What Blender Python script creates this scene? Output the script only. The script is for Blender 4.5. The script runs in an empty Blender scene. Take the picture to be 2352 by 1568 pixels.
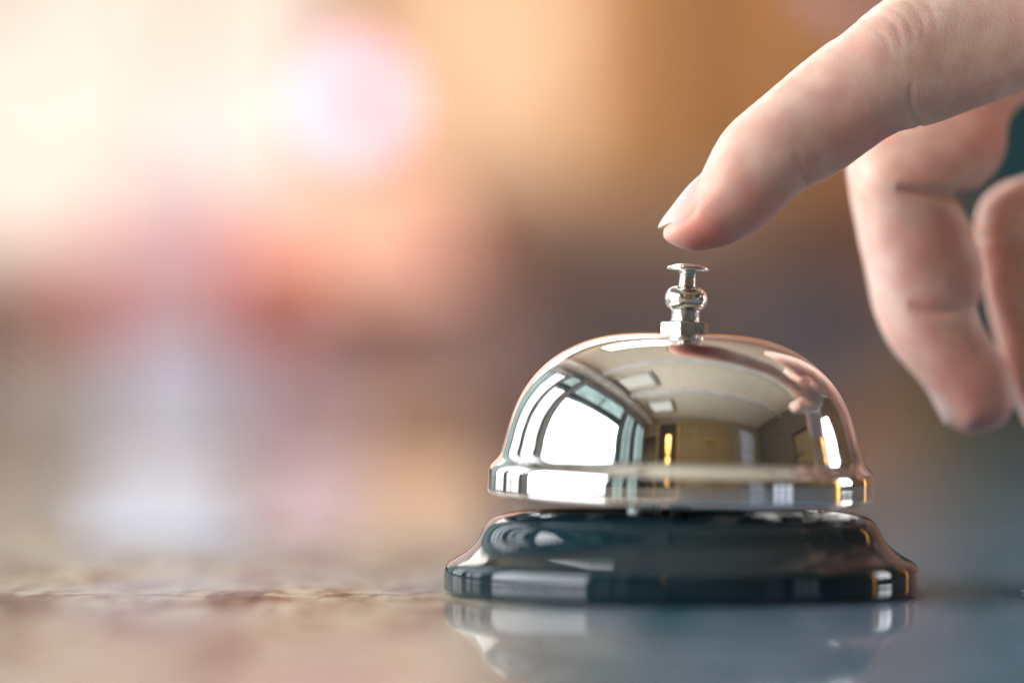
import bpy, bmesh, math, random
import numpy as np
from mathutils import Vector, Matrix, Euler, noise as mnoise
random.seed(7); rng = np.random.default_rng(7)
S = bpy.context.scene; COL = S.collection
MM = 0.001
# ------------------------------------------------------------------ camera constants (millimetres)
CX, CY, CZ = -30.25, -500.0, 27.0         # lens position; bell axis is the origin, counter top is z = 0
F = 6380.0                                # focal length in 2352-px units
def W(px, py, y=0.0):
    d = y - CY
    return np.array([CX + (px-1176)*d/F, y, CZ - (py-1018)*d/F])

# ------------------------------------------------------------------ helpers
def tag(o, label=None, cat=None, group=None, kind=None):
    if label: o['label'] = label
    if cat: o['category'] = cat
    if group: o['group'] = group
    if kind: o['kind'] = kind
    return o
def empty(name, loc=(0,0,0), rot=(0,0,0)):
    o = bpy.data.objects.new(name, None); COL.objects.link(o)
    o.location = loc; o.rotation_euler = rot; o.empty_display_size = .01
    return o
def mesh_obj(name, verts, faces, mat, parent=None, smooth=True, scale=MM):
    me = bpy.data.meshes.new(name)
    v = np.asarray(verts, float)*scale
    me.from_pydata(v.tolist(), [], [list(map(int, f)) for f in faces]); me.update()
    if smooth: me.polygons.foreach_set('use_smooth', [True]*len(me.polygons))
    me.materials.append(mat)
    o = bpy.data.objects.new(name, me); COL.objects.link(o)
    if parent: o.parent = parent
    return o
def lathe(prof, n=192):
    prof = np.asarray(prof, float); V = []; Fc = []
    m = len(prof)
    for (r, z) in prof:
        for k in range(n):
            a = 2*math.pi*k/n; V.append((r*math.cos(a), r*math.sin(a), z))
    for i in range(m-1):
        for k in range(n):
            k2 = (k+1) % n
            Fc.append((i*n+k, i*n+k2, (i+1)*n+k2, (i+1)*n+k))
    return V, Fc
def fix_normals(o, merge=1e-6):
    bm = bmesh.new(); bm.from_mesh(o.data)
    bmesh.ops.remove_doubles(bm, verts=bm.verts, dist=merge)
    bmesh.ops.recalc_face_normals(bm, faces=bm.faces)
    bm.to_mesh(o.data); bm.free()
def spline(pts, per=14):
    """smooth C2 curve through the points (natural cubic, chord-length parameter)"""
    P = np.asarray(pts, float); n = len(P)
    t = np.concatenate([[0], np.cumsum(np.linalg.norm(np.diff(P, axis=0), axis=1)**.5)])
    h = np.diff(t); A = np.zeros((n, n)); B = np.zeros((n, P.shape[1])); A[0,0] = A[-1,-1] = 1
    for i in range(1, n-1):
        A[i,i-1] = h[i-1]; A[i,i] = 2*(h[i-1]+h[i]); A[i,i+1] = h[i]
        B[i] = 6*((P[i+1]-P[i])/h[i] - (P[i]-P[i-1])/h[i-1])
    M = np.linalg.solve(A, B); out = []
    for i in range(n-1):
        for u in np.linspace(0, 1, per, endpoint=False):
            x = u*h[i]; a = h[i]-x
            out.append(M[i]*a**3/(6*h[i]) + M[i+1]*x**3/(6*h[i]) + (P[i]/h[i]-M[i]*h[i]/6)*a + (P[i+1]/h[i]-M[i+1]*h[i]/6)*x)
    out.append(P[-1]); return np.array(out)
def box(name, lo, hi, mat, parent=None, bevel=0.0, scale=1.0, smooth=False):
    bm = bmesh.new(); bmesh.ops.create_cube(bm, size=1)
    lo = Vector(lo); hi = Vector(hi)
    for v in bm.verts: v.co = Vector(((v.co.x+.5)*(hi.x-lo.x)+lo.x, (v.co.y+.5)*(hi.y-lo.y)+lo.y, (v.co.z+.5)*(hi.z-lo.z)+lo.z))
    if bevel: bmesh.ops.bevel(bm, geom=bm.edges, offset=bevel, segments=3, profile=.7, affect='EDGES')
    bmesh.ops.recalc_face_normals(bm, faces=bm.faces)
    me = bpy.data.meshes.new(name); bm.to_mesh(me); bm.free()
    me.materials.append(mat); o = bpy.data.objects.new(name, me); COL.objects.link(o)
    if smooth: me.polygons.foreach_set('use_smooth', [True]*len(me.polygons))
    if parent: o.parent = parent
    return o
def merge_boxes(name, boxes, mat, parent=None):
    V = []; Fc = []
    for lo, hi in boxes:
        b = len(V)
        for z in (lo[2], hi[2]):
            V += [(lo[0],lo[1],z),(hi[0],lo[1],z),(hi[0],hi[1],z),(lo[0],hi[1],z)]
        Fc += [tuple(b+i for i in f) for f in ((3,2,1,0),(4,5,6,7),(0,1,5,4),(1,2,6,5),(2,3,7,6),(3,0,4,7))]
    return mesh_obj(name, V, Fc, mat, parent, smooth=False, scale=1.0)
def sphere(name, c, r, mat, parent=None, sz=1.0, n=48):
    bm = bmesh.new(); bmesh.ops.create_uvsphere(bm, u_segments=n, v_segments=n//2, radius=r)
    for v in bm.verts: v.co.z *= sz; v.co += Vector(c)
    me = bpy.data.meshes.new(name); bm.to_mesh(me); bm.free(); me.materials.append(mat)
    me.polygons.foreach_set('use_smooth', [True]*len(me.polygons))
    o = bpy.data.objects.new(name, me); COL.objects.link(o)
    if parent: o.parent = parent
    return o
def lathe_obj(name, prof, mat, parent=None, loc=None, n=64, scale=1.0):
    V, Fc = lathe(prof, n); o = mesh_obj(name, V, Fc, mat, parent, scale=scale); fix_normals(o)
    if loc is not None: o.location = loc
    return o

# ------------------------------------------------------------------ materials
def newmat(name):
    m = bpy.data.materials.new(name); m.use_nodes = True
    nt = m.node_tree; return m, nt, nt.nodes['Principled BSDF']
def noise_ramp(nt, scale, c0, c1, lo=.35, hi=.65, detail=4, vec='Object', stretch=None):
    tc = nt.nodes.new('ShaderNodeTexCoord'); mp = nt.nodes.new('ShaderNodeMapping')
    nt.links.new(tc.outputs[vec], mp.inputs[0])
    if stretch: mp.inputs['Scale'].default_value = stretch
    n = nt.nodes.new('ShaderNodeTexNoise'); n.inputs['Scale'].default_value = scale; n.inputs['Detail'].default_value = detail
    nt.links.new(mp.outputs[0], n.inputs['Vector'])
    r = nt.nodes.new('ShaderNodeValToRGB'); r.color_ramp.elements[0].position = lo; r.color_ramp.elements[1].position = hi
    r.color_ramp.elements[0].color = (*c0, 1); r.color_ramp.elements[1].color = (*c1, 1)
    nt.links.new(n.outputs['Fac'], r.inputs[0]); return n, r
def plain(name, c, rough=.6, var=.12, scale=6, metallic=0, spec=.3):
    m, nt, b = newmat(name)
    c0 = tuple(x*(1-var) for x in c); c1 = tuple(min(1, x*(1+var)) for x in c)
    n, r = noise_ramp(nt, scale, c0, c1); nt.links.new(r.outputs[0], b.inputs['Base Color'])
    b.inputs['Roughness'].default_value = rough; b.inputs['Metallic'].default_value = metallic
    b.inputs['Specular IOR Level'].default_value = spec
    return m
def glow(name, c, s, var=.08, scale=3):
    m, nt, b = newmat(name)
    n, r = noise_ramp(nt, scale, tuple(x*(1-var) for x in c), c)
    nt.links.new(r.outputs[0], b.inputs['Emission Color']); b.inputs['Emission Strength'].default_value = s
    b.inputs['Base Color'].default_value = (*[x*.1 for x in c], 1); b.inputs['Roughness'].default_value = .7; b.inputs['Specular IOR Level'].default_value = .1
    return m

def chrome(name, c=(.86,.84,.80), rough=.03, bump=0.0, bscale=900):
    m, nt, b = newmat(name)
    b.inputs['Metallic'].default_value = 1
    n, r = noise_ramp(nt, 60, tuple(x*.96 for x in c), c); nt.links.new(r.outputs[0], b.inputs['Base Color'])
    n2, r2 = noise_ramp(nt, 140, (rough*.6,)*3, (rough*1.8,)*3); nt.links.new(r2.outputs[0], b.inputs['Roughness'])
    if bump:
        n3 = nt.nodes.new('ShaderNodeTexNoise'); n3.inputs['Scale'].default_value = bscale; n3.inputs['Detail'].default_value = 3
        tc = nt.nodes.new('ShaderNodeTexCoord'); nt.links.new(tc.outputs['Object'], n3.inputs['Vector'])
        bp = nt.nodes.new('ShaderNodeBump'); bp.inputs['Strength'].default_value = bump; bp.inputs['Distance'].default_value = .0002
        nt.links.new(n3.outputs['Fac'], bp.inputs['Height']); nt.links.new(bp.outputs[0], b.inputs['Normal'])
    return m
M_dome = chrome('polished_nickel', (.91,.90,.885), .022)
nt = M_dome.node_tree; b = nt.nodes['Principled BSDF']
tc = nt.nodes.new('ShaderNodeTexCoord'); q1 = nt.nodes.new('ShaderNodeTexNoise'); q1.inputs['Scale'].default_value = 45; q1.inputs['Detail'].default_value = 2; nt.links.new(tc.outputs['Object'], q1.inputs['Vector'])
mq = nt.nodes.new('ShaderNodeMapping'); mq.inputs['Scale'].default_value = (1,1,14); mq.inputs['Rotation'].default_value = (.5,.35,0); nt.links.new(tc.outputs['Object'], mq.inputs[0])
q2 = nt.nodes.new('ShaderNodeTexNoise'); q2.inputs['Scale'].default_value = 420; q2.inputs['Detail'].default_value = 3; nt.links.new(mq.outputs[0], q2.inputs['Vector'])
b1 = nt.nodes.new('ShaderNodeBump'); b1.inputs['Strength'].default_value = .16; b1.inputs['Distance'].default_value = .0004; nt.links.new(q1.outputs['Fac'], b1.inputs['Height'])
b2 = nt.nodes.new('ShaderNodeBump'); b2.inputs['Strength'].default_value = .035; b2.inputs['Distance'].default_value = .00005; nt.links.new(q2.outputs['Fac'], b2.inputs['Height']); nt.links.new(b1.outputs[0], b2.inputs['Normal'])
nt.links.new(b2.outputs[0], b.inputs['Normal'])
n_, r_ = noise_ramp(nt, 70, (.012,)*3, (.085,)*3, .48, .72, 5); nt.links.new(r_.outputs[0], b.inputs['Roughness'])
M_nut = chrome('rough_zinc_nut', (.47,.47,.44), .20, .9, 1400)
M_plunger = chrome('plated_steel', (.74,.72,.68), .09, .25, 900)
M_striker = chrome('cast_striker_metal', (.35,.38,.38), .22, .8, 1500)

m, nt, b = newmat('black_enamel'); M_base = m
n, r = noise_ramp(nt, 40, (.003,.017,.024), (.005,.022,.031)); nt.links.new(r.outputs[0], b.inputs['Base Color'])
b.inputs['Roughness'].default_value = .045; b.inputs['IOR'].default_value = 1.45
b.inputs['Coat Weight'].default_value = .1; b.inputs['Coat Roughness'].default_value = .02
n3, r3 = noise_ramp(nt, 260, (.0,)*3, (1.,)*3, .3, .7, 2)
bp = nt.nodes.new('ShaderNodeBump'); bp.inputs['Strength'].default_value = .02; bp.inputs['Distance'].default_value = .0003
nt.links.new(r3.outputs[0], bp.inputs['Height']); nt.links.new(bp.outputs[0], b.inputs['Normal'])

# polished stone counter
m, nt, b = newmat('polished_stone'); M_counter = m
L = nt.links.new
nA, rA = noise_ramp(nt, 55, (.22,.12,.06), (.70,.65,.50), .40, .57, 7, stretch=(1.25,.36,1))
e = rA.color_ramp.elements.new(.46); e.color = (.54,.44,.31,1)
nB, rB = noise_ramp(nt, 260, (.30,.20,.14), (1.0,1.0,1.0), .38, .52, 6, stretch=(1,.30,1))
nC, rC = noise_ramp(nt, 24, (0,0,0), (1,1,1), .44, .58, 4, stretch=(1,.4,1))
mul = nt.nodes.new('ShaderNodeMix'); mul.data_type = 'RGBA'; mul.blend_type = 'MULTIPLY'; mul.inputs[0].default_value = .8
L(rA.outputs[0], mul.inputs[6]); L(rB.outputs[0], mul.inputs[7])
grey = nt.nodes.new('ShaderNodeMix'); grey.data_type = 'RGBA'; grey.inputs[7].default_value = (.50,.50,.54,1)
mf = nt.nodes.new('ShaderNodeMath'); mf.operation = 'MULTIPLY'; mf.inputs[1].default_value = .6
L(rC.outputs[0], mf.inputs[0]); L(mf.outputs[0], grey.inputs[0]); L(mul.outputs[2], grey.inputs[6])
# bluish light tint put into the stone colour towards the right
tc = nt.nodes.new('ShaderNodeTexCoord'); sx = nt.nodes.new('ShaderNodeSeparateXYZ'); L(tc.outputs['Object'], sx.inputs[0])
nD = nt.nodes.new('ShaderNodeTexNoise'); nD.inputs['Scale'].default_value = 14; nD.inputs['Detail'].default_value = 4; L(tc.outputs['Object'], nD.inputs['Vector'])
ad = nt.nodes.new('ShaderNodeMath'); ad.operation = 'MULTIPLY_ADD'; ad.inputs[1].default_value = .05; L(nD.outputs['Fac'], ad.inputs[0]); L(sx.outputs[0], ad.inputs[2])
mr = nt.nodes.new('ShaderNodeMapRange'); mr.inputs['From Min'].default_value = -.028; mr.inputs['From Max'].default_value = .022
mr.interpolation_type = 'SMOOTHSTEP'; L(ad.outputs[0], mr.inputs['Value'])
slate = nt.nodes.new('ShaderNodeValToRGB'); slate.color_ramp.elements[0].color = (.05,.16,.21,1); slate.color_ramp.elements[1].color = (.19,.35,.43,1)  # colour ramp of the painted bluish light tint
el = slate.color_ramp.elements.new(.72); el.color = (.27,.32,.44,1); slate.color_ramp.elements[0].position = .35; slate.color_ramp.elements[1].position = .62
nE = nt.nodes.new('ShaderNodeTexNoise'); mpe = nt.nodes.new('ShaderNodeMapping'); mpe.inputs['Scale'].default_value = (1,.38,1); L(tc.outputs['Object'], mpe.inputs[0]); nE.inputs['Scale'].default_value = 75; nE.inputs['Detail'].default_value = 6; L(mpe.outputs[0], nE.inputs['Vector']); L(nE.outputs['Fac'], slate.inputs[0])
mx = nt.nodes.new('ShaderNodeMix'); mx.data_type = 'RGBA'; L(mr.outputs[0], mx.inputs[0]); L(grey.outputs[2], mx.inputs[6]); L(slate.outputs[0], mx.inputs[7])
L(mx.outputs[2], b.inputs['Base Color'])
n5, r5 = noise_ramp(nt, 130, (.012,)*3, (.045,)*3, .3, .7, 4); L(r5.outputs[0], b.inputs['Roughness'])
b.inputs['IOR'].default_value = 1.45
n6 = nt.nodes.new('ShaderNodeTexNoise'); n6.inputs['Scale'].default_value = 420; n6.inputs['Detail'].default_value = 5; L(tc.outputs['Object'], n6.inputs['Vector'])
bp = nt.nodes.new('ShaderNodeBump'); bp.inputs['Strength'].default_value = .02; bp.inputs['Distance'].default_value = .0002
L(n6.outputs['Fac'], bp.inputs['Height']); L(bp.outputs[0], b.inputs['Normal'])

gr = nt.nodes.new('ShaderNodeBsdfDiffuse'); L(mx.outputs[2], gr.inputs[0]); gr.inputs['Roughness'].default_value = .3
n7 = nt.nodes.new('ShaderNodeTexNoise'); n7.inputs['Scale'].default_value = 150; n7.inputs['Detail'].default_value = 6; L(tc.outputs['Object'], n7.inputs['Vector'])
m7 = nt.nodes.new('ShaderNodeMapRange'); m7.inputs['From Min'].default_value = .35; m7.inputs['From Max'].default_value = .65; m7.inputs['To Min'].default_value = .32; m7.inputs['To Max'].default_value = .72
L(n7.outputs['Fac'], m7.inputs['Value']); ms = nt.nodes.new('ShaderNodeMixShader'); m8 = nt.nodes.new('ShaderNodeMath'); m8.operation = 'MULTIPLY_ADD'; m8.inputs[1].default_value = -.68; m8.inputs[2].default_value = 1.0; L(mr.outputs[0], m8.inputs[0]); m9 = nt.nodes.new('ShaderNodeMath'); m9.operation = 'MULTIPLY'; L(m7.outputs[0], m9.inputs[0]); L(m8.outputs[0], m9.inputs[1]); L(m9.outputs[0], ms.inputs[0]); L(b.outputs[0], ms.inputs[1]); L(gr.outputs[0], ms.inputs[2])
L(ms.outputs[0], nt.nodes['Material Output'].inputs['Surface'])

# skin
m, nt, b = newmat('skin'); M_skin = m; L = nt.links.new
at = nt.nodes.new('ShaderNodeAttribute'); at.attribute_name = 'flush'
nS, rS = noise_ramp(nt, 210, (.68,.42,.34), (.80,.58,.485), .30, .66, 7)
mxs = nt.nodes.new('ShaderNodeMix'); mxs.data_type = 'RGBA'; mxs.inputs[7].default_value = (.72,.22,.17,1)
L(at.outputs['Fac'], mxs.inputs[0]); L(rS.outputs[0], mxs.inputs[6]); L(mxs.outputs[2], b.inputs['Base Color'])
b.inputs['Subsurface Weight'].default_value = 1.0; b.inputs['Subsurface Radius'].default_value = (1.0,.35,.2); b.inputs['Subsurface Scale'].default_value = .0028
nR, rR = noise_ramp(nt, 500, (.40,)*3, (.58,)*3); L(rR.outputs[0], b.inputs['Roughness']); b.inputs['Specular IOR Level'].default_value = .45
tc = nt.nodes.new('ShaderNodeTexCoord')
mp = nt.nodes.new('ShaderNodeMapping'); mp.inputs['Rotation'].default_value = (0, math.radians(-32), 0); mp.inputs['Scale'].default_value = (1.0,.6,.45)
L(tc.outputs['Object'], mp.inputs[0])
vo = nt.nodes.new('ShaderNodeTexVoronoi'); vo.feature = 'DISTANCE_TO_EDGE'; vo.inputs['Scale'].default_value = 1900; L(mp.outputs[0], vo.inputs['Vector'])
nn = nt.nodes.new('ShaderNodeTexNoise'); nn.inputs['Scale'].default_value = 700; nn.inputs['Detail'].default_value = 4; L(mp.outputs[0], nn.inputs['Vector'])
ma = nt.nodes.new('ShaderNodeMath'); ma.operation = 'MULTIPLY_ADD'; ma.inputs[1].default_value = .5; L(nn.outputs['Fac'], ma.inputs[0]); L(vo.outputs['Distance'], ma.inputs[2])
bp = nt.nodes.new('ShaderNodeBump'); bp.inputs['Strength'].default_value = .42; bp.inputs['Distance'].default_value = .00025
L(ma.outputs[0], bp.inputs['Height']); L(bp.outputs[0], b.inputs['Normal'])

m, nt, b = newmat('nail'); M_nail = m; L = nt.links.new
at = nt.nodes.new('ShaderNodeAttribute'); at.attribute_name = 'tipw'
mxn = nt.nodes.new('ShaderNodeMix'); mxn.data_type = 'RGBA'; mxn.inputs[6].default_value = (.72,.50,.46,1); mxn.inputs[7].default_value = (.80,.72,.62,1)
L(at.outputs['Fac'], mxn.inputs[0]); L(mxn.outputs[2], b.inputs['Base Color'])
b.inputs['Roughness'].default_value = .28; b.inputs['Subsurface Weight'].default_value = .6; b.inputs['Subsurface Scale'].default_value = .0012
b.inputs['Subsurface Radius'].default_value = (1,.5,.35)

# ------------------------------------------------------------------ camera
cam = bpy.data.cameras.new('camera'); co = bpy.data.objects.new('camera', cam); COL.objects.link(co)
co.location = (CX*MM, CY*MM, CZ*MM); co.rotation_euler = (math.pi/2, 0, 0)
cam.sensor_width = 36; cam.lens = 36*F/2352; cam.shift_y = (1018-784)/2352
cam.clip_start = .01; cam.clip_end = 60
cam.dof.use_dof = True; cam.dof.focus_distance = .499; cam.dof.aperture_fstop = 3.3
S.camera = co

# ------------------------------------------------------------------ counter
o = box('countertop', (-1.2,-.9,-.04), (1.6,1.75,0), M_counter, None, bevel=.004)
tag(o, 'polished brown stone countertop under the bell, bluish light painted into its right side', 'countertop', kind='structure')

# ------------------------------------------------------------------ bell
bell = empty('call_bell'); tag(bell, 'silver domed desk call bell with plunger on black enamel base', 'call bell')
base_pts = [(42.1,.35),(42.45,.75),(42.55,2.2),(42.5,4.3),(42.15,5.3),(41.2,6.1),(39.6,7.0),(37.9,8.25),(36.6,9.7),(35.7,11.4),(34.8,12.8),(33.3,13.9),(31.2,14.5),(28.6,14.95),(26.6,15.0),(25.9,14.8),(25.4,14.2),(25.1,12.5),(24.6,10.2),(22,9.4),(12,9.2),(0.01,9.2)]
V, Fc = lathe(np.vstack([[(38,.35)], spline(base_pts, 10)]), 256)
base = mesh_obj('base', V, Fc, M_base, bell); fix_normals(base)
tag(base, 'glossy black enamel flared base')
V, Fc = lathe([(36.5,.36),(36.5,0),(41.3,0),(41.3,.36)], 128)
foot = mesh_obj('rubber_foot', V, Fc, plain('black_rubber', (.012,.012,.014), .8), bell, smooth=False); fix_normals(foot)
# tilted upper assembly
PIV = np.array([0,0,15.0])
RT = np.array(Euler((math.radians(2.0), math.radians(1.35), 0)).to_matrix())
RP = np.array(Euler((math.radians(2.0), math.radians(3.0), 0)).to_matrix())
def tilt(V, R=RT, piv=PIV, shift=(0,0,0)): return (np.asarray(V)-piv) @ R.T + piv + np.array(shift)
dp = np.array([(0,46.85),(4,46.85),(8,46.8),(11.8,46.5),(16.9,45.25),(21.9,42.9),(25.6,40.1),(28.6,36.1),(30.6,31.6),(31.8,27.6),(32.3,25.6)])
C0 = 20.0
ph = np.arctan2(dp[:,0], dp[:,1]-C0); rho = np.hypot(dp[:,0], dp[:,1]-C0)
A = np.stack([ph**(2*k) for k in range(6)], 1); cf = np.linalg.lstsq(A, rho, rcond=None)[0]
phs = np.linspace(.004, ph[-1], 70); rh = sum(cf[k]*phs**(2*k) for k in range(6))
domep = np.stack([rh*np.sin(phs), C0+rh*np.cos(phs)], 1)
fl = [tuple(domep[-6]), tuple(domep[-3]), tuple(domep[-1]), (32.65,24.5),(33.15,23.7),(33.95,22.9),(34.45,22.2),(34.65,21.4),(34.7,20.3),(34.75,18.5),(34.7,17.8),(34.4,17.35),(33.9,17.3),(33.4,17.6),(33.2,18.6),(33.1,20.5)]
flc = spline(fl, 9)
prof = np.vstack([domep[:-6], flc])
inner = domep[:-2:4][::-1].copy(); inner[:,0] = np.maximum(.01, inner[:,0]*.965); inner[:,1] -= 1.2
prof = np.vstack([prof, [(31.8,22.5)], inner])
V, Fc = lathe(prof, 256)
V = tilt(V)
dome = mesh_obj('dome', V, Fc, M_dome, bell); fix_normals(dome); tag(dome, 'polished silver dome with stepped rim')
# hex nut
bm = bmesh.new(); R_ = 4.55
ring = []
for z in (46.75, 48.75):
    ring.append([bm.verts.new((R_*math.cos(math.radians(a+195)), R_*math.sin(math.radians(a+195)), z)) for a in range(0,360,60)])
bm.faces.new(ring[0][::-1]); bm.faces.new(ring[1])
for k in range(6): bm.faces.new((ring[0][k], ring[0][(k+1)%6], ring[1][(k+1)%6], ring[1][k]))
bmesh.ops.bevel(bm, geom=bm.edges, offset=.16, segments=2, affect='EDGES')
V = tilt([v.co[:] for v in bm.verts]); bm.verts.index_update(); Fc = [[v.index for v in f.verts] for f in bm.faces]; bm.free()
nut = mesh_obj('nut', V, Fc, M_nut, bell, smooth=False); fix_normals(nut)
nutc = tilt([(0,0,46.7)])[0]
def part(name, prof, mat, parent, n=96):
    V, Fc = lathe(prof, n); V = np.asarray(V)
    V = (V-np.array([0,0,46.7])) @ RP.T + nutc
    o = mesh_obj(name, V, Fc, mat, parent); fix_normals(o); return o
collar = part('collar', spline([(2.9,48.6),(2.68,48.9),(2.58,49.4),(2.56,50.2),(2.62,50.9),(2.4,51.2),(.01,51.3)], 6), M_nut, bell)
bp_ = [(2.3,50.75)]
for a in np.linspace(-72, 74, 26):
    a = math.radians(a); bp_.append((1.55+2.35*math.cos(a)**.9, 52.95+2.28*math.sin(a)))
bp_.append((1.5,55.15))
ring_ = part('ball_ring', bp_, M_plunger, bell, 128)
plunger = part('plunger', spline([(1.66,54.9),(1.56,55.3),(1.50,56.2),(1.50,57.5),(1.62,57.9),(1.0,58.1),(.01,58.2)], 6), M_nut, bell)
btn = part('button', np.vstack([[(.01,57.85),(1.4,57.85)], spline([(2.6,57.9),(3.55,58.03),(3.80,58.22),(3.83,58.42),(3.72,58.62),(3.4,58.75),(2.6,59.0),(1.5,59.24),(.6,59.33),(.01,59.34)], 8)]), M_plunger, plunger)
V = []; Fc = []
for _ in range(90):
    a = random.uniform(0, 6.283)
    if random.random() < .45:
        i_ = random.randrange(0, len(domep)-1); q = tilt([(domep[i_][0]*math.cos(a), domep[i_][0]*math.sin(a), domep[i_][1]+.02)])[0]
    else:
        q = np.array(random.choice(base_pts[4:15])); q = np.array([q[0]*math.cos(a), q[0]*math.sin(a), q[1]+.02])
    r = random.uniform(.03,.08); b0 = len(V)
    V += [q+np.array(k)*r for k in ((1,0,0),(-1,0,0),(0,1,0),(0,-1,0),(0,0,1),(0,0,-1))]
    Fc += [tuple(b0+i for i in f) for f in ((0,2,4),(2,1,4),(1,3,4),(3,0,4),(2,0,5),(1,2,5),(3,1,5),(0,3,5))]
dd_ = mesh_obj('dust', V, Fc, plain('grey_dust', (.5,.5,.48), .9), bell); tag(dd_, kind='stuff')
# striker seen in the gap
V, Fc = lathe([(.01,9.3),(2.9,9.3),(3.1,9.8),(3.1,16.2),(2.8,17.2),(2.2,18.5),(.01,18.6)], 48)
V = np.asarray(V)*np.array([1,.8,1])+np.array([-7.0,-10.0,0])
st = mesh_obj('striker', V, Fc, M_striker, bell); fix_normals(st)
V, Fc = lathe([(.01,9.2),(2.0,9.2),(2.0,47),(.01,47)], 32)
st2 = mesh_obj('spindle', V, Fc, M_striker, bell); fix_normals(st2)

# ------------------------------------------------------------------ hand
def loft(st, n=56, ex=2.25, per=6, cap=True):
    """st: list of (Tx,Ty, Bx,By, ydepth, halfdepth_mm) in picture units; returns closed tube"""
    rows = []
    for s in st:
        T = W(s[0], s[1], s[4]); Bq = W(s[2], s[3], s[4]); rows.append(np.concatenate([T, Bq, [s[5]]]))
    rows = spline(rows, per)
    V = []; Fc = []
    for rw in rows:
        T, Bq, bw = rw[:3], rw[3:6], rw[6]
        c = (T+Bq)/2; u = (T-Bq)/2
        for k in range(n):
            a = 2*math.pi*k/n
            cc = math.copysign(abs(math.cos(a))**(2/ex), math.cos(a)); ss = math.copysign(abs(math.sin(a))**(2/ex), math.sin(a))
            V.append(c + u*cc + np.array([0, -bw*ss, 0]))
    m = len(rows)
    for i in range(m-1):
        for k in range(n):
            k2 = (k+1)%n; Fc.append((i*n+k, i*n+k2, (i+1)*n+k2, (i+1)*n+k))
    V.append((rows[0][:3]+rows[0][3:6])/2); V.append((rows[-1][:3]+rows[-1][3:6])/2)
    for k in range(n):
        k2 = (k+1)%n; Fc.append((len(V)-2, k2, k)); Fc.append((len(V)-1, (m-1)*n+k, (m-1)*n+k2))
    return np.array(V), Fc
index_st = [(1520,532,1522,545,-6,1.4),(1527,521,1533,553,-6,3.6),(1540,501,1554,566,-6,5.4),(1562,474,1590,575,-6,6.9),(1586,441,1640,571,-6,7.8),
 (1607,405,1690,556,-5.6,8.3),(1626,364,1740,527,-5,8.7),(1652,316,1790,488,-4.4,8.9),(1690,273,1822,457,-3.8,9.1),
 (1740,231,1852,434,-3,9.3),(1790,188,1900,411,-2,9.0),(1845,143,1950,381,-1,9.0),(1895,104,2005,340,0,9.5),
 (1935,78,2055,308,1,10.2),(1972,46,2100,294,2,10.6),(2020,8,2160,280,3,10.5),(2070,-18,2230,254,4,10.0),
 (2130,-40,2290,232,5,9.8),(2200,-62,2352,205,6,9.8),(2290,-88,2440,168,7,10.2),(2400,-122,2540,130,8,10.8),(2530,-160,2660,110,10,12),(2680,-190,2780,120,14,14)]
mid_st = [(2238,996,2246,996,30,1.5),(2196,984,2278,986,30,5.0),(2175,958,2310,966,30,7.2),(2160,925,2327,925,30,8.2),(2128,888,2326,880,30,8.8),(2086,845,2310,835,30,9.0),
 (2046,795,2280,785,30,9.1),(2017,738,2254,742,30,9.3),(2003,690,2246,702,30,9.4),(1990,630,2258,640,30,9.5),(1978,570,2249,580,30,9.4),(1966,510,2230,520,30,9.4),
 (1955,455,2200,462,30,9.8),(1948,410,2200,448,30,10.2),(1946,360,2230,440,31,10.3),(1960,300,2280,405,33,10.2),(2010,235,2310,340,37,9.9),(2080,150,2320,270,42,9.6),(2190,60,2400,200,47,10),(2330,-30,2500,150,50,11),(2480,-100,2640,130,52,12)]
ring_st = [(2410,1010,2418,1010,50,1.5),(2372,996,2448,998,50,4.6),(2346,962,2482,966,50,7.0),(2326,915,2496,915,50,8.2),(2306,870,2496,860,50,8.6),(2290,810,2480,800,50,8.8),
 (2275,750,2462,745,51,8.9),(2262,700,2450,705,51,9.0),(2250,640,2440,650,51,9.2),(2240,590,2425,600,52,9.2),(2232,545,2410,565,52,9.4),(2232,500,2405,540,53,9.6),(2245,455,2420,530,54,9.6),
 (2290,415,2460,520,55,9.4),(2360,390,2520,505,56,9.2),(2450,330,2600,470,58,9.4),(2540,240,2690,390,60,10),(2620,150,2760,300,62,11)]
ring_st = [(s[0]+10,s[1]+8,s[2]+14,s[3]+8,s[4]-9,s[5]) for s in ring_st]
def shifted(st, dx, dy, dyy, sc):
    out = []
    for s in st:
        cx, cy = (s[0]+s[2])/2, (s[1]+s[3])/2; hx, hy = (s[0]-s[2])/2*sc, (s[1]-s[3])/2*sc
        cx2 = 2450+(cx-2450)*.85+dx; cy2 = cy*.85+dy
        out.append((cx2+hx, cy2+hy, cx2-hx, cy2-hy, s[4]+dyy, s[5]*sc))
    return out
pinky_st = shifted(ring_st, 110, 60, 24, .85)
palm_st = [(2500,-150,2560,120,42,20),(2570,-185,2640,160,42,38),(2700,-210,2760,190,42,43),(2900,-240,2960,200,40,43),(3150,-270,3220,180,36,41),(3400,-300,3460,120,33,36),(3600,-320,3640,60,31,31),(3800,-340,3830,20,30,29),(4200,-380,4230,0,28,31),(4800,-430,4830,20,26,36),(5400,-500,5430,20,24,39),(5500,-500,5510,0,24,30)]
thumb_st = [(2470,470,2476,486,-26,1.5),(2480,430,2500,520,-26,6),(2515,375,2560,540,-26,8.6),(2580,320,2640,520,-25,9.8),(2660,260,2730,470,-22,10.4),(2750,200,2830,430,-16,10.6),(2850,120,2950,380,-6,12),(2960,40,3080,330,6,15),(3100,-40,3220,280,18,18),(3260,-100,3360,220,26,20)]
thumb_st = [(s[0]+150,s[1]-70,s[2]+150,s[3]-70,s[4]+4,s[5]) for s in thumb_st]
allV = []; allF = []; off = 0
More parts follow.
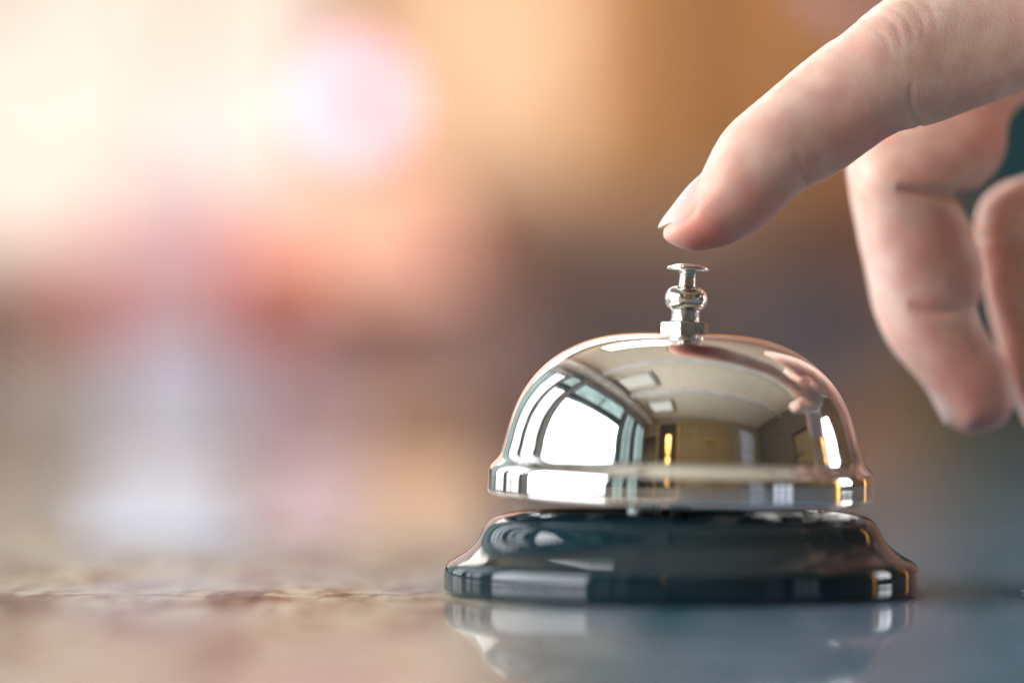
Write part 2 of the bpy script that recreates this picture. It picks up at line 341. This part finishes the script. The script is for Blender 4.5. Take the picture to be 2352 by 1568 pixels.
for st_, e in ((index_st,2.15),(mid_st,2.2),(ring_st,2.2),(pinky_st,2.2),(palm_st,2.6),(thumb_st,2.2)):
    V, Fc = loft(st_, ex=e); allV.append(V); allF += [tuple(off+i for i in f) for f in Fc]; off += len(V)
hand = mesh_obj('person', np.vstack(allV), allF, M_skin)
fix_normals(hand, 1e-9)
rm = hand.modifiers.new('r', 'REMESH'); rm.mode = 'VOXEL'; rm.voxel_size = .00045; rm.use_smooth_shade = True
sm = hand.modifiers.new('s', 'SMOOTH'); sm.iterations = 14; sm.factor = .5
dg = bpy.context.evaluated_depsgraph_get()
me2 = bpy.data.meshes.new_from_object(hand.evaluated_get(dg)); hand.modifiers.clear()
old = hand.data; hand.data = me2; bpy.data.meshes.remove(old)
# skin folds: grooves pressed along creases of the joints
nv = len(me2.vertices)
P = np.empty(nv*3); me2.vertices.foreach_get('co', P); P = P.reshape(-1,3)/MM
N = np.empty(nv*3); me2.vertices.foreach_get('normal', N); N = N.reshape(-1,3)
d = P[:,1]-CY
U = np.stack([1176+(P[:,0]-CX)*F/d, 1018-(P[:,2]-CZ)*F/d], 1)    # authoring coordinates of each vertex
disp = np.zeros(nv)
def seg_dist(U, pts):
    pts = spline(pts, 8); best = np.full(len(U), 1e9); tt = np.zeros(len(U))
    for i in range(len(pts)-1):
        a, b_ = pts[i], pts[i+1]; ab = b_-a; t = np.clip(((U-a)@ab)/(ab@ab+1e-9), 0, 1)
        dd = np.linalg.norm(U-(a+t[:,None]*ab), axis=1); m_ = dd < best; best[m_] = dd[m_]; tt[m_] = (i+t[m_])/(len(pts)-1)
    return best, tt
def crease(pts, width, depth, ylo, yhi, fade=True, both=False):
    sel = (P[:,1] > ylo) & (P[:,1] < yhi)
    xs = [p[0] for p in pts]; ys = [p[1] for p in pts]
    sel &= (U[:,0] > min(xs)-5*width) & (U[:,0] < max(xs)+5*width) & (U[:,1] > min(ys)-5*width) & (U[:,1] < max(ys)+5*width)
    if not both: sel &= N[:,1] < .35
    dd, t = seg_dist(U[sel], np.array(pts, float))
    w = .72*np.exp(-(dd/width)**2) - .04*np.exp(-((dd-2.0*width)/(1.2*width))**2)
    if fade: w *= np.clip(np.minimum(t, 1-t)*5, 0, 1)**.5
    disp[sel] -= depth*w
IY = (-25, 22)
# index: flexor creases seen from the side
crease([(2118,300),(2098,265),(2090,225),(2096,190)], 7, .55, *IY)
crease([(2070,308),(2062,280),(2066,255)], 6, .22, *IY)
crease([(1858,438),(1846,405),(1834,375),(1828,345)], 8, .50, *IY)
crease([(1880,425),(1872,400),(1868,375)], 7, .22, *IY)
# knuckle folds over the top
for pts, w_, dp_ in [([(1955,52),(1995,60),(2030,85),(2045,125)],7,.50), ([(1985,32),(2030,38),(2062,70),(2072,115)],7,.55), ([(2015,10),(2060,25),(2090,60),(2100,100)],7,.50),
      ([(2050,-8),(2090,8),(2118,45),(2125,85)],6,.35), ([(2085,-20),(2120,0),(2145,35),(2150,70)],6,.28), ([(1912,88),(1950,98),(1975,118)],6,.30), ([(1890,105),(1925,120),(1945,140)],6,.26),
      ([(1872,120),(1900,132),(1925,145)],5,.20),([(1725,238),(1755,250),(1775,272)],6,.28),([(1708,255),(1735,265),(1752,282)],5,.22),([(1748,220),(1778,232),(1795,250)],5,.22),([(2120,-30),(2150,-10),(2175,25)],5,.2)]:
    crease(pts, w_*.8, dp_*.36, *IY, both=True)
# nail fold on the index tip
crease([(1520,541),(1550,521),(1580,500),(1596,478),(1602,452)], 6, .40, *IY)
crease([(1600,455),(1606,430),(1612,408)], 5, .12, *IY)
# middle finger flexor creases
MY = (14, 46)
crease([(2060,430),(2100,440),(2150,446),(2205,442),(2235,425)], 13, 1.7, *MY)
crease([(2085,700),(2130,712),(2190,712),(2250,700)], 13, 1.0, *MY)
crease([(2180,935),(2200,948),(2212,975)], 7, .4, *MY)
RY = (26, 56)
crease([(2240,540),(2310,556),(2400,550)], 12, 1.4, *RY)
crease([(2310,715),(2370,722),(2430,715)], 11, .7, *RY)
# fine irregularity of the surface
nz = np.array([mnoise.fractal(Vector(p)*.16, 1.0, 2.0, 4) for p in P[:, :]]) if nv < 900000 else np.zeros(nv)
disp += .10*nz
P2 = P + N*disp[:,None]
me2.vertices.foreach_set('co', (P2*MM).ravel()); me2.update()
# flushed pads and joints
fl_ = np.zeros(nv)
for (cx, cy, r_, y0, a_) in [(1620,560,85,-6,1.05),(1720,490,95,-6,.6),(1560,555,50,-6,.4),(1960,300,90,0,.5),(1830,380,70,-3,.35),(2150,560,90,28,.55),(2240,640,70,28,.5),(2230,880,110,28,.6),(2150,800,80,28,.35),(2270,300,70,30,.3),(2110,440,50,28,.4),(2140,700,50,28,.45),(1980,110,50,0,.25)]:
    fl_ = np.maximum(fl_, a_*np.exp(-((U[:,0]-cx)**2+(U[:,1]-cy)**2)/(r_**2))*np.exp(-((P[:,1]-y0)/16)**2))
att = me2.attributes.new('flush', 'FLOAT', 'POINT'); att.data.foreach_set('value', fl_.astype(np.float32))
if not me2.materials: me2.materials.append(M_skin)
me2.polygons.foreach_set('use_smooth', [True]*len(me2.polygons))
tag(hand, 'bare right hand reaching in, index finger pointing down over the bell plunger', 'person')
# fingernails
def nail(name, top, w, h, y0, nrm, axis_end, tipfrac=.90):
    """top: picture points cuticle -> tip; plate curving down on both sides"""
    pts = spline([W(p[0], p[1], y0) for p in top], 8); m = len(pts); n = 25; V = []; tw = []
    for i, p in enumerate(pts):
        s = i/(m-1)
        tp = 1-.42*max(0, (s-.72)/.28)**1.4; ww = w*(.78+.22*math.sin(min(1, s*1.6)*math.pi/2))*tp; hh = h*tp**1.5
        t_ = pts[min(i+1, m-1)]-pts[max(i-1, 0)]; t_ /= np.linalg.norm(t_); nr = np.array([-t_[2]*nrm, 0, t_[0]*nrm])
        for k in range(n):
            v = (k/(n-1)*2-1); a = v*1.25
            endc = -(abs(v)**2.2)*(1.7 if s > .5 else -1.6)*abs(s-.5)*2      # rounded free edge and lunula
            q = p + t_*endc - nr*hh*(1-math.cos(a))/(1-math.cos(1.25)) + np.array([0, ww*math.sin(a)/math.sin(1.25), 0])
            V.append(q); tw.append(1.0 if s > tipfrac+.02*v*v else max(0, (s-tipfrac+.05)/.05))
    Fc = [(i*n+k, i*n+k+1, (i+1)*n+k+1, (i+1)*n+k) for i in range(m-1) for k in range(n-1)]
    o = mesh_obj(name, V, Fc, M_nail, hand)
    a = o.data.attributes.new('tipw', 'FLOAT', 'POINT'); a.data.foreach_set('value', np.array(tw, np.float32))
    so = o.modifiers.new('t', 'SOLIDIFY'); so.thickness = .00045; so.offset = -1
    return o
nail('fingernail', [(1614,396),(1592,416),(1566,444),(1540,478),(1521,503),(1511,522)], 6.4, 4.6, -6, -1, 0)
nail('fingernail', [(2118,880),(2132,900),(2149,932),(2162,956),(2173,974)], 6.2, 5.2, 30, -1, 0)
nail('fingernail', [(2314,880),(2328,913),(2344,946),(2360,972),(2370,986)], 6.2, 4.6, 41, -1, 0)

# ------------------------------------------------------------------ lint and dust on the counter
M_lint = plain('lint', (.8,.8,.78), .8)
V = []; Fc = []
def fibre(cx, cy, L_, r=.05, curl=1.0):
    a = random.uniform(0, 6.28); p = np.array([cx, cy, .08]); n = 14
    for i in range(n):
        a += random.uniform(-.7,.7)*curl; p = p + np.array([math.cos(a)*L_/n, math.sin(a)*L_/n, 0]); p[2] = .06+.35*math.sin(i/n*math.pi)
        b0 = len(V)
        for k in range(4): V.append((p[0], p[1]+r*math.cos(k*1.57), p[2]+r*math.sin(k*1.57)))
        if i: Fc.extend([(b0-4+k, b0-4+(k+1)%4, b0+(k+1)%4, b0+k) for k in range(4)])
for _ in range(4): fibre(random.uniform(-125,-48), random.gauss(6,7), random.uniform(.8,3))
for _ in range(2): fibre(random.uniform(46,85), random.gauss(4,7), random.uniform(.8,2.5))
for _ in range(36):
    cx = random.uniform(-125,110); cy = random.gauss(4,8)
    if cx*cx+cy*cy < 44**2: continue
    r = random.uniform(.03,.08); b0 = len(V)
    V += [(cx-r,cy,r*.8),(cx+r,cy,r*.8),(cx,cy-r,r*.8),(cx,cy+r,r*.8),(cx,cy,0.01),(cx,cy,r*1.7)]
    Fc += [(b0,b0+2,b0+5),(b0+2,b0+1,b0+5),(b0+1,b0+3,b0+5),(b0+3,b0,b0+5),(b0+2,b0,b0+4),(b0+1,b0+2,b0+4),(b0+3,b0+1,b0+4),(b0,b0+3,b0+4)]
o = mesh_obj('dust', V, Fc, M_lint); tag(o, 'specks of dust and curled lint on the countertop', 'dust', kind='stuff')

# ------------------------------------------------------------------ room round the counter (metres)
def WM(px, py, y): return W(px, py, y*1000)*MM
XL, XR, YB, YF, ZC, ZF = -1.3, 3.0, -2.55, 3.3, 2.0, -1.0
M_wall_front = plain('mauve_plaster', (.50,.32,.27), .8)
M_ceil = plain('cream_ceiling', (.80,.72,.58), .9, .05)
M_wall_b = plain('tan_wall', (.30,.25,.18), .8)
M_wall_r = plain('dark_plaster', (.16,.13,.10), .8)
M_wall_l = plain('grey_wall', (.45,.47,.47), .8)
M_floor = plain('brown_floor', (.22,.16,.12), .5)
T_ = .1
for nm, lo, hi, mt in [('floor',(XL,YB,ZF-.1),(XR,YF,ZF),M_floor), ('ceiling',(XL,YB,ZC),(XR,YF,ZC+.1),M_ceil),
    ('wall_front',(XL,YF,ZF),(XR,YF+.1,ZC),M_wall_front), ('wall_back',(XL,YB-.1,ZF),(XR,YB,ZC),M_wall_b),
    ('wall_left',(XL-.1,YB,ZF),(XL,YF,ZC),M_wall_l), ('wall_right',(XR,YB,ZF),(XR+.1,YF,ZC),M_wall_r)]:
    o = box(nm, lo, hi, mt); tag(o, kind='structure')
M_frame = plain('blue_grey_frame', (.12,.17,.21), .5)
M_day = glow('daylight_pane', (.94,.97,1.0), 6.2, .10, 2.0); M_dayb = glow('brighter_daylight_pane', (.95,.97,1.0), 2.0, .5, 9.0)
M_day2 = glow('shaded_daylight_pane', (.60,.80,.78), .55, .35, 5)
def window_x(x, y0, y1, z0, z1, label, pm, side=1, bars=(), group=None, fw=.05):
    w = empty('window', (x, (y0+y1)/2, z0)); tag(w, label, 'window', group)
    L_ = lambda q: (q[0]-x, q[1]-(y0+y1)/2, q[2]-z0)
    bx = [((x,y0,z0),(x+side*.05,y0+fw,z1)), ((x,y1-fw,z0),(x+side*.05,y1,z1)), ((x,y0+fw,z0),(x+side*.05,y1-fw,z0+fw)), ((x,y0+fw,z1-fw),(x+side*.05,y1-fw,z1))]
    for b_ in bars: bx.append(((x,b_-.02,z0+fw),(x+side*.045,b_+.02,z1-fw)))
    merge_boxes('frame', [(L_(a), L_(c)) for a, c in bx], M_frame, w)
    xa, xb = sorted((x+side*.006, x+side*.02))
    merge_boxes('pane', [(L_((xa,y0+fw,z0+fw)), L_((xb,y1-fw,z1-fw)))], pm, w)
    return w
window_x(XL, -1.2, .36, -.02, 1.02, 'large bright window pane mirrored in the left of the dome', M_day, 1)
window_x(XL, -1.2, .36, 1.08, 1.55, 'pale green transom above the large bright window', M_day2, 1, bars=(-.45,))
window_x(XL, .50, 1.02, -.02, 1.15, 'narrow bright window left of the large one in the dome reflection', M_dayb, 1, bars=(.80,))
window_x(XL, .50, 1.02, 1.2, 1.6, 'small pale transom above the narrow bright window', M_day2, 1)
window_x(XL, 1.12, 1.9, -.02, 1.5, 'window with two mullions near the left edge of the dome reflection', M_dayb, 1, bars=(1.35,1.62))
window_x(XL, 2.0, 3.1, -.02, 1.5, 'farthest side window at the very left edge of the dome reflection', M_day2, 1, bars=(2.3,2.7))
window_x(XL, -1.72, -1.3, -.6, 1.5, 'tall greenish glass door beside the large window', M_day2, 1, bars=(-1.5,))
window_x(XL, -2.35, -1.82, -.6, 1.5, 'glazed door nearest the far corner in the dome reflection', M_day2, 1, bars=(-2.1,))
window_x(XR, .75, 1.5, .1, 1.25, 'bright window mirrored at the right of the dome', M_day, -1, bars=(1.1,))
M_day3 = glow('blue_daylight_pane', (.80,.87,1.0), .62, .4, 6)
window_x(XR, -2.4, -1.35, -.7, .42, 'low bluish glass door on the right wall mirrored in the rim of the bell', M_day3, -1, bars=(-2.05,-1.7))
# beams
M_beam = plain('white_beam', (.72,.70,.66), .7)
for i, (lo, hi, lb) in enumerate([((XL+.04,YB,ZC-.30),(XL+.20,YF,ZC-.14),'long pale ceiling beam beside the windows'), ((XL+.2,-1.05,ZC-.14),(XR,-.85,ZC),'cross beam of the ceiling behind the camera'), ((XL+.2,.3,ZC-.14),(XR,.5,ZC),'cross beam of the ceiling above the bell')]):
    o = box('ceiling_beam', lo, hi, M_beam); tag(o, lb, 'beam')
M_fix = plain('grey_fixture', (.3,.28,.25), .6); M_tube = glow('ceiling_diffuser', (.85,.84,.74), .5)
for (x, y, lb) in [(-.62,-1.75,'square ceiling light near the far corner in the reflection'), (-.75,-.35,'square ceiling light nearest the top of the dome reflection'), (-.25,2.2,'added unseen light panel over the background furniture')]:
    t = empty('ceiling_light', (x,y,ZC)); tag(t, lb, 'ceiling light', 'square ceiling lights')
    merge_boxes('frame', [((-.35,-.35,-.05),(.35,-.28,0)),((-.35,.28,-.05),(.35,.35,0)),((-.35,-.28,-.05),(-.28,.28,0)),((.28,-.28,-.05),(.35,.28,0))], M_fix, t)
    merge_boxes('diffuser', [((-.28,-.28,-.03),(.28,.28,-.01))], M_tube if y < 1 else glow('added_fill_diffuser', (1.0,.82,.72), 19), t)  # last panel is unseen, added to brighten the background
# back wall furniture mirrored in the middle of the dome
M_dark = plain('dark_wood', (.05,.042,.035), .5); M_gold = plain('ochre_trim', (.50,.33,.12), .5); M_ochre = plain('ochre_panel', (.26,.19,.09), .6)
M_curt = plain('pale_blue_curtain', (.55,.60,.72), .9); M_amb = glow('amber_lamp', (1.0,.50,.12), 4.5, .1); M_strip = glow('amber_strip', (1.0,.48,.13), 3)
bw = empty('doorway', (-.55,YB,ZF)); tag(bw, 'dark doorway with ochre trim in the middle of the dome reflection', 'doorway')
merge_boxes('opening', [((-.28,.0,0),(.28,.03,2.65))], M_dark, bw)
merge_boxes('trim', [((-.33,0,0),(-.28,.05,2.7)),((.28,0,0),(.33,.05,2.7))], M_gold, bw)
sh = box('bookcase', (-1.25,YB,-.2), (-.92,YB+.12,1.3), M_dark); tag(sh, 'dark bookcase left of the doorway in the dome reflection', 'bookcase')
pn = box('wall_panel', (-.18,YB,-.3), (1.5,YB+.06,1.75), M_ochre); tag(pn, 'broad ochre panel right of the doorway in the dome reflection', 'wall panel')
cu = box('curtain', (1.9,YB+.02,-.8), (2.5,YB+.12,1.6), M_curt); tag(cu, 'pale blue curtain right of the ochre panel in the reflection', 'curtain')
pl = empty('pendant_lamp', (-.48,-2.3,.7)); tag(pl, 'glowing amber pendant bulb hanging before the dark doorway', 'pendant lamp')
o = sphere('bulb', (0,0,.42), .06, M_amb, pl, 1.5, 24); merge_boxes('cord', [((-.004,-.004,.5),(.004,.004,ZC-.7))], M_dark, pl)
ch = empty('bead_chain', (-.48,-2.4,.4)); tag(ch, 'vertical chain of small amber beads under the bulb', 'bead chain')
M_bead = glow('amber_bead', (1.0,.5,.12), 1.2)
for k in range(8): sphere('bead', (0,0,.06+k*.07), .02, M_bead, ch, 1, 12)
sphere('bulb', (0,0,-.06), .05, M_amb, ch, 1, 16)
for (x0, z0, z1, cc, lb) in [(.0,.35,.95,(.45,.38,.25),'wide cream picture on the ochre panel in the reflection'), (.55,.15,1.2,(.20,.13,.06),'tall brown picture on the ochre panel in the reflection'), (1.1,.5,.9,(.55,.45,.30),'small pale picture on the ochre panel in the reflection')]:
    pc = empty('picture', (x0+.2,YB+.061,z0)); tag(pc, lb, 'picture', 'pictures on the ochre panel')
    merge_boxes('canvas', [((-.18,0,.02),(.18,.015,z1-z0-.02))], plain('canvas_'+str(x0), cc, .7, .5, 14), pc)
    merge_boxes('frame', [((-.2,0,0),(-.18,.03,z1-z0)),((.18,0,0),(.2,.03,z1-z0)),((-.18,0,0),(.18,.03,.02)),((-.18,0,z1-z0-.02),(.18,.03,z1-z0))], M_gold, pc)
# right side
bd = empty('menu_board', (XR-.02,-.15,.35)); tag(bd, 'ochre framed board on the right wall in the reflection', 'board')
merge_boxes('board', [((-.03,-.55,-.1),(.01,.55,.75))], M_ochre, bd); merge_boxes('frame', [((-.05,-.62,-.17),(.01,-.55,.82)),((-.05,.55,-.17),(.01,.62,.82)),((-.05,-.55,.75),(.01,.55,.82)),((-.05,-.55,-.17),(.01,.55,-.1))], M_dark, bd)
for (y, z0, z1, x, lb) in [(.58,-.05,1.35,2.9,'upright amber light strip beside the board in the dome reflection'), (2.45,-.1,1.3,2.4,'tall amber light strip along the right edge of the dome')]:
    o = box('light_strip', (x-.02,y-.035,z0), (x+.02,y+.035,z1), M_strip, bevel=.01); tag(o, lb, 'light strip')
lp = empty('wall_lamp', (2.85,.6,.0)); tag(lp, 'small amber lamp at the foot of the light strip', 'lamp'); sphere('bulb', (0,0,-.05), .07, M_amb, lp)

# ------------------------------------------------------------------ background beyond the counter
def bgbox(name, x0, y0, x1, y1, yd, dep, mat, label, cat, bevel=.03, group=None):
    a = WM(x0, y1, yd); c = WM(x1, y0, yd)
    o = box(name, (a[0], yd, a[2]), (c[0], yd+dep, c[2]), mat, bevel=min(bevel, dep*.4), smooth=False); return tag(o, label, cat, group)
def px(r, yd): return r*(yd+.5)/F
# window upper left
def bgwin(x0, y0, x1, y1, yd, pane, label):
    a = WM(x0, y1, yd); c = WM(x1, y0, yd); w = empty('window', (a[0], yd, a[2])); tag(w, label, 'window')
    Wd, Hd = c[0]-a[0], c[2]-a[2]; f = .025
    merge_boxes('frame', [((0,0,0),(f,.04,Hd)),((Wd-f,0,0),(Wd,.04,Hd)),((f,0,0),(Wd-f,.04,f)),((f,0,Hd-f),(Wd-f,.04,Hd))], M_cream, w)
    merge_boxes('pane', [((f,.01,f),(Wd-f,.02,Hd-f))], pane, w); return w
M_cream = plain('cream_paint', (.75,.62,.5), .6)
M_warmday = glow('warm_daylight', (1.0,.79,.67), .66, .05)
bgwin(-900, -700, 770, 620, 3.2, M_warmday, 'bright cream window glowing in the upper left background')
def globe(cx, cy, r, yd, c, s, label, name='pendant_lamp', cat='pendant lamp', group='blurred globe lamps'):
    p = WM(cx, cy, yd); t = empty(name, tuple(p)); tag(t, label, cat, group)
    sphere('shade', (0,0,0), px(r, yd), glow(name+'_glow', c, s), t)
    merge_boxes('cord', [((-.004,-.004,px(r, yd)*.98),(.004,.004,ZC-p[2]))], M_dark, t); return t
globe(815, 235, 72, 3.0, (1.0,.52,.80), 1.9, 'large blurred pink globe lamp right of the bright window')
globe(110, 160, 50, 2.9, (1.0,.62,.62), 1.0, 'blurred rose globe lamp at the far left')
globe(-60, -40, 60, 2.9, (1.0,.18,.10), 1.0, 'blurred coral globe lamp in the top left corner')
globe(480, 330, 150, 3.0, (1.0,.97,.90), .58, 'brightest white globe lamp in front of the cream window')
globe(1200, 60, 60, 3.0, (1.0,.66,.40), .9, 'warm peach globe lamp above the middle of the picture')
globe(760, 480, 60, 3.0, (1.0,.66,.50), .9, 'small peach globe lamp below the pink one')
globe(390, 610, 110, 2.9, (1.0,.56,.74), 2.0, 'pink globe lamp hanging low under the cream window')
globe(1950, -60, 50, 3.0, (.75,.55,.85), .6, 'small lilac globe lamp above the knuckle')
M_fill = glow('fill_glow', (1.0,.95,.88), 2.2, .08)  # unseen bright pane, added as extra light from behind
w_ = empty('window', (-.55,3.22,1.0)); tag(w_, 'added bright pane out of view high above the cream window', 'window')
merge_boxes('frame', [((-.7,0,-.05),(-.65,.05,.75)),((.65,0,-.05),(.7,.05,.75)),((-.65,0,-.05),(.65,.05,0)),((-.65,0,.7),(.65,.05,.75))], M_cream, w_); merge_boxes('pane', [((-.65,.01,0),(.65,.03,.7))], M_fill, w_)
bgbox('bench', 840, 950, 1060, 1110, 2.2, .1, plain('apricot_cloth', (.80,.50,.30), .8), 'apricot bench past the far end of the counter', 'bench')
tl = empty('glow_drum', tuple(WM(790, 690, 2.95))); tag(tl, 'added salmon drum glowing left of the dark shelf', 'glowing drum')  # added drum, spreads a salmon glow into the background
lathe_obj('shade', [(.145,.03),(.115,.14)], glow('salmon_glow', (.98,.50,.36), .75), tl, n=48); lathe_obj('stand', [(.05,0),(.05,.008),(.008,.012),(.008,.06),(.03,.10),(.01,.14)], M_dark, tl, n=24)
pl_ = empty('glow_column', tuple(WM(395, 1075, 2.4))); tag(pl_, 'added pale lilac glowing column beyond the far end of the counter', 'glowing column')  # added column, glows to lift the pale patch at the left
lathe_obj('shade', [(.058,.03),(.058,.105),(.045,.11)], glow('lilac_glow', (.78,.82,1.0), .40), pl_, n=48); lathe_obj('base', [(.06,0),(.06,.03),(.0,.03)], M_cream, pl_, n=32)
def reflection_sheet(x0, x1, d0, d1, mat, label):  # flat coloured sheet imitating a blurred reflection on the counter
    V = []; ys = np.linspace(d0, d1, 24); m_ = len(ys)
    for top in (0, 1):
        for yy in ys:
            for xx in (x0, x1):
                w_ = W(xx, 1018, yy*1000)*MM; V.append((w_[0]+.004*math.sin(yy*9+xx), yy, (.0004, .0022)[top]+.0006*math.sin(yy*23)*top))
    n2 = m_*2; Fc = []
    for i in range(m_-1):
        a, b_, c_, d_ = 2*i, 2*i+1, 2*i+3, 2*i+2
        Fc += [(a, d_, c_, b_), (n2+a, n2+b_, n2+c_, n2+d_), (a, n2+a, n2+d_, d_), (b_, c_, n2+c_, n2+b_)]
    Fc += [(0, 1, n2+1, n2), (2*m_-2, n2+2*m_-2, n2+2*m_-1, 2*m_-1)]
    o = mesh_obj('painted_reflection', V, Fc, mat, scale=1.0, smooth=False); fix_normals(o); tag(o, label, 'cloth')
reflection_sheet(215, 540, .30, 1.55, plain('ice_blue_sheen', (.66,.74,.92), .9), 'ice blue sheet standing in for a reflection on the counter at the left')
reflection_sheet(610, 830, .36, 1.55, plain('rose_sheen', (.78,.60,.68), .9), 'rose sheet standing in for a reflection on the counter right of the ice blue one')
reflection_sheet(850, 1120, .30, 1.55, plain('apricot_sheen', (.74,.52,.36), .9), 'apricot sheet standing in for a reflection on the counter just left of the bell')
# orange wood panelling
M_or = plain('orange_wood', (.45,.225,.085), .5); M_peach = glow('glowing_peach_panel', (.97,.60,.37), .56, .1); M_br = plain('brown_board', (.44,.31,.29), .6)
bgbox('wall_panel', 1330, -500, 1530, 430, 3.04, .05, plain('honey_wood', (.66,.36,.15), .6), 'honey coloured board between the glowing peach panel and the orange panel', 'wall panel')
bgbox('wall_panel', 1420, -500, 2100, 440, 3.1, .06, M_or, 'orange wooden wall panel behind the pointing finger', 'wall panel')
bgbox('glow_panel', 845, -500, 1390, 400, 3.12, .05, M_peach, 'added glowing peach panel right of the cream window', 'glowing panel')  # peach brightness comes from the panel's own added glow
bgbox('wall_shelf', 1150, 545, 1840, 690, 2.85, .2, plain('dark_shelf', (.24,.165,.15), .6), 'dark brown shelf behind the bell plunger', 'shelf')
bgbox('cabinet', 1260, 700, 1830, 1000, 2.88, .2, plain('grey_brown_board', (.26,.21,.21), .6), 'grey brown cabinet hidden behind the dome', 'cabinet')
bgbox('sideboard', 860, 700, 1250, 1000, 2.9, .25, M_br, 'dark brown sideboard behind the plunger', 'sideboard')
M_tan = plain('tan_cloth', (.35,.24,.16), .8)
bgbox('shelf_box', 1130, 430, 1800, 540, 3.0, .2, M_tan, 'tan box on the dark sideboard behind the finger', 'box')
M_red = plain('red_cloth', (.85,.26,.22), .7); M_pink = plain('pink_cloth', (.88,.58,.64), .8); M_lil = plain('pale_lilac_cloth', (.76,.82,.95), .8)
bgbox('cushion', 130, 560, 240, 800, 2.8, .15, M_red, 'red cushion at the left of the pink one', 'cushion')
bgbox('cushion', 540, 550, 690, 760, 2.8, .15, M_red, 'red cushion right of the pink one', 'cushion')
bgbox('cushion', 250, 400, 520, 820, 2.75, .15, M_pink, 'tall pink cushion between two red ones', 'cushion')
bgbox('chair_back', 2310, 885, 2700, 1080, 2.55, .1, plain('slate_teal_cloth', (.06,.13,.14), .8), 'slate teal chair back below the dark curtain', 'chair')
bgbox('pillow', 600, 850, 815, 1080, 2.45, .1, plain('rose_lilac_cloth', (.86,.64,.72), .8), 'rose lilac pillow at the far end of the counter', 'pillow')
bgbox('chair_back', 240, 830, 560, 1080, 2.5, .08, M_lil, 'pale lilac chair back at the far end of the counter', 'chair')
M_beige = plain('beige_cloth', (.68,.60,.54), .8)
bgbox('stool', -60, 820, 225, 1080, 2.6, .12, M_beige, 'beige upholstered stool at the far left', 'stool')
M_gb = plain('blue_grey_cloth', (.09,.15,.22), .8); M_ol = plain('olive_cloth', (.18,.18,.10), .8); M_teal = plain('teal_cloth', (.010,.055,.065), .8); M_tan2 = plain('rose_tan_cloth', (.40,.24,.16), .8)
bgbox('chair_back', 1820, 700, 2010, 900, 2.7, .08, M_gb, 'blue grey chair back between the bell and the hanging finger', 'chair')
bgbox('stool', 1900, 915, 2110, 1080, 2.6, .1, M_tan2, 'rose tan stool right of the dome', 'stool')
bgbox('stool', 2120, 860, 2300, 1080, 2.6, .1, M_ol, 'olive stool under the fingertips', 'stool')
bgbox('curtain', 2190, -100, 2700, 870, 2.5, .1, M_teal, 'dark teal curtain at the right edge', 'curtain')

# ------------------------------------------------------------------ world and render settings
w = bpy.data.worlds.new('World'); S.world = w; w.use_nodes = True
w.node_tree.nodes['Background'].inputs[0].default_value = (.5,.6,.7,1); w.node_tree.nodes['Background'].inputs[1].default_value = .3
S.view_settings.view_transform = 'Standard'; S.view_settings.look = 'None'; S.view_settings.gamma = 1; S.view_settings.exposure = 0.8
S.render.engine = 'CYCLES'; c = S.cycles
c.use_denoising = True
try: c.denoiser = 'OPENIMAGEDENOISE'
except Exception: pass
c.max_bounces = 8; c.diffuse_bounces = 4; c.glossy_bounces = 5
c.caustics_reflective = False; c.caustics_refractive = False; c.sample_clamp_indirect = 6; c.blur_glossy = .3
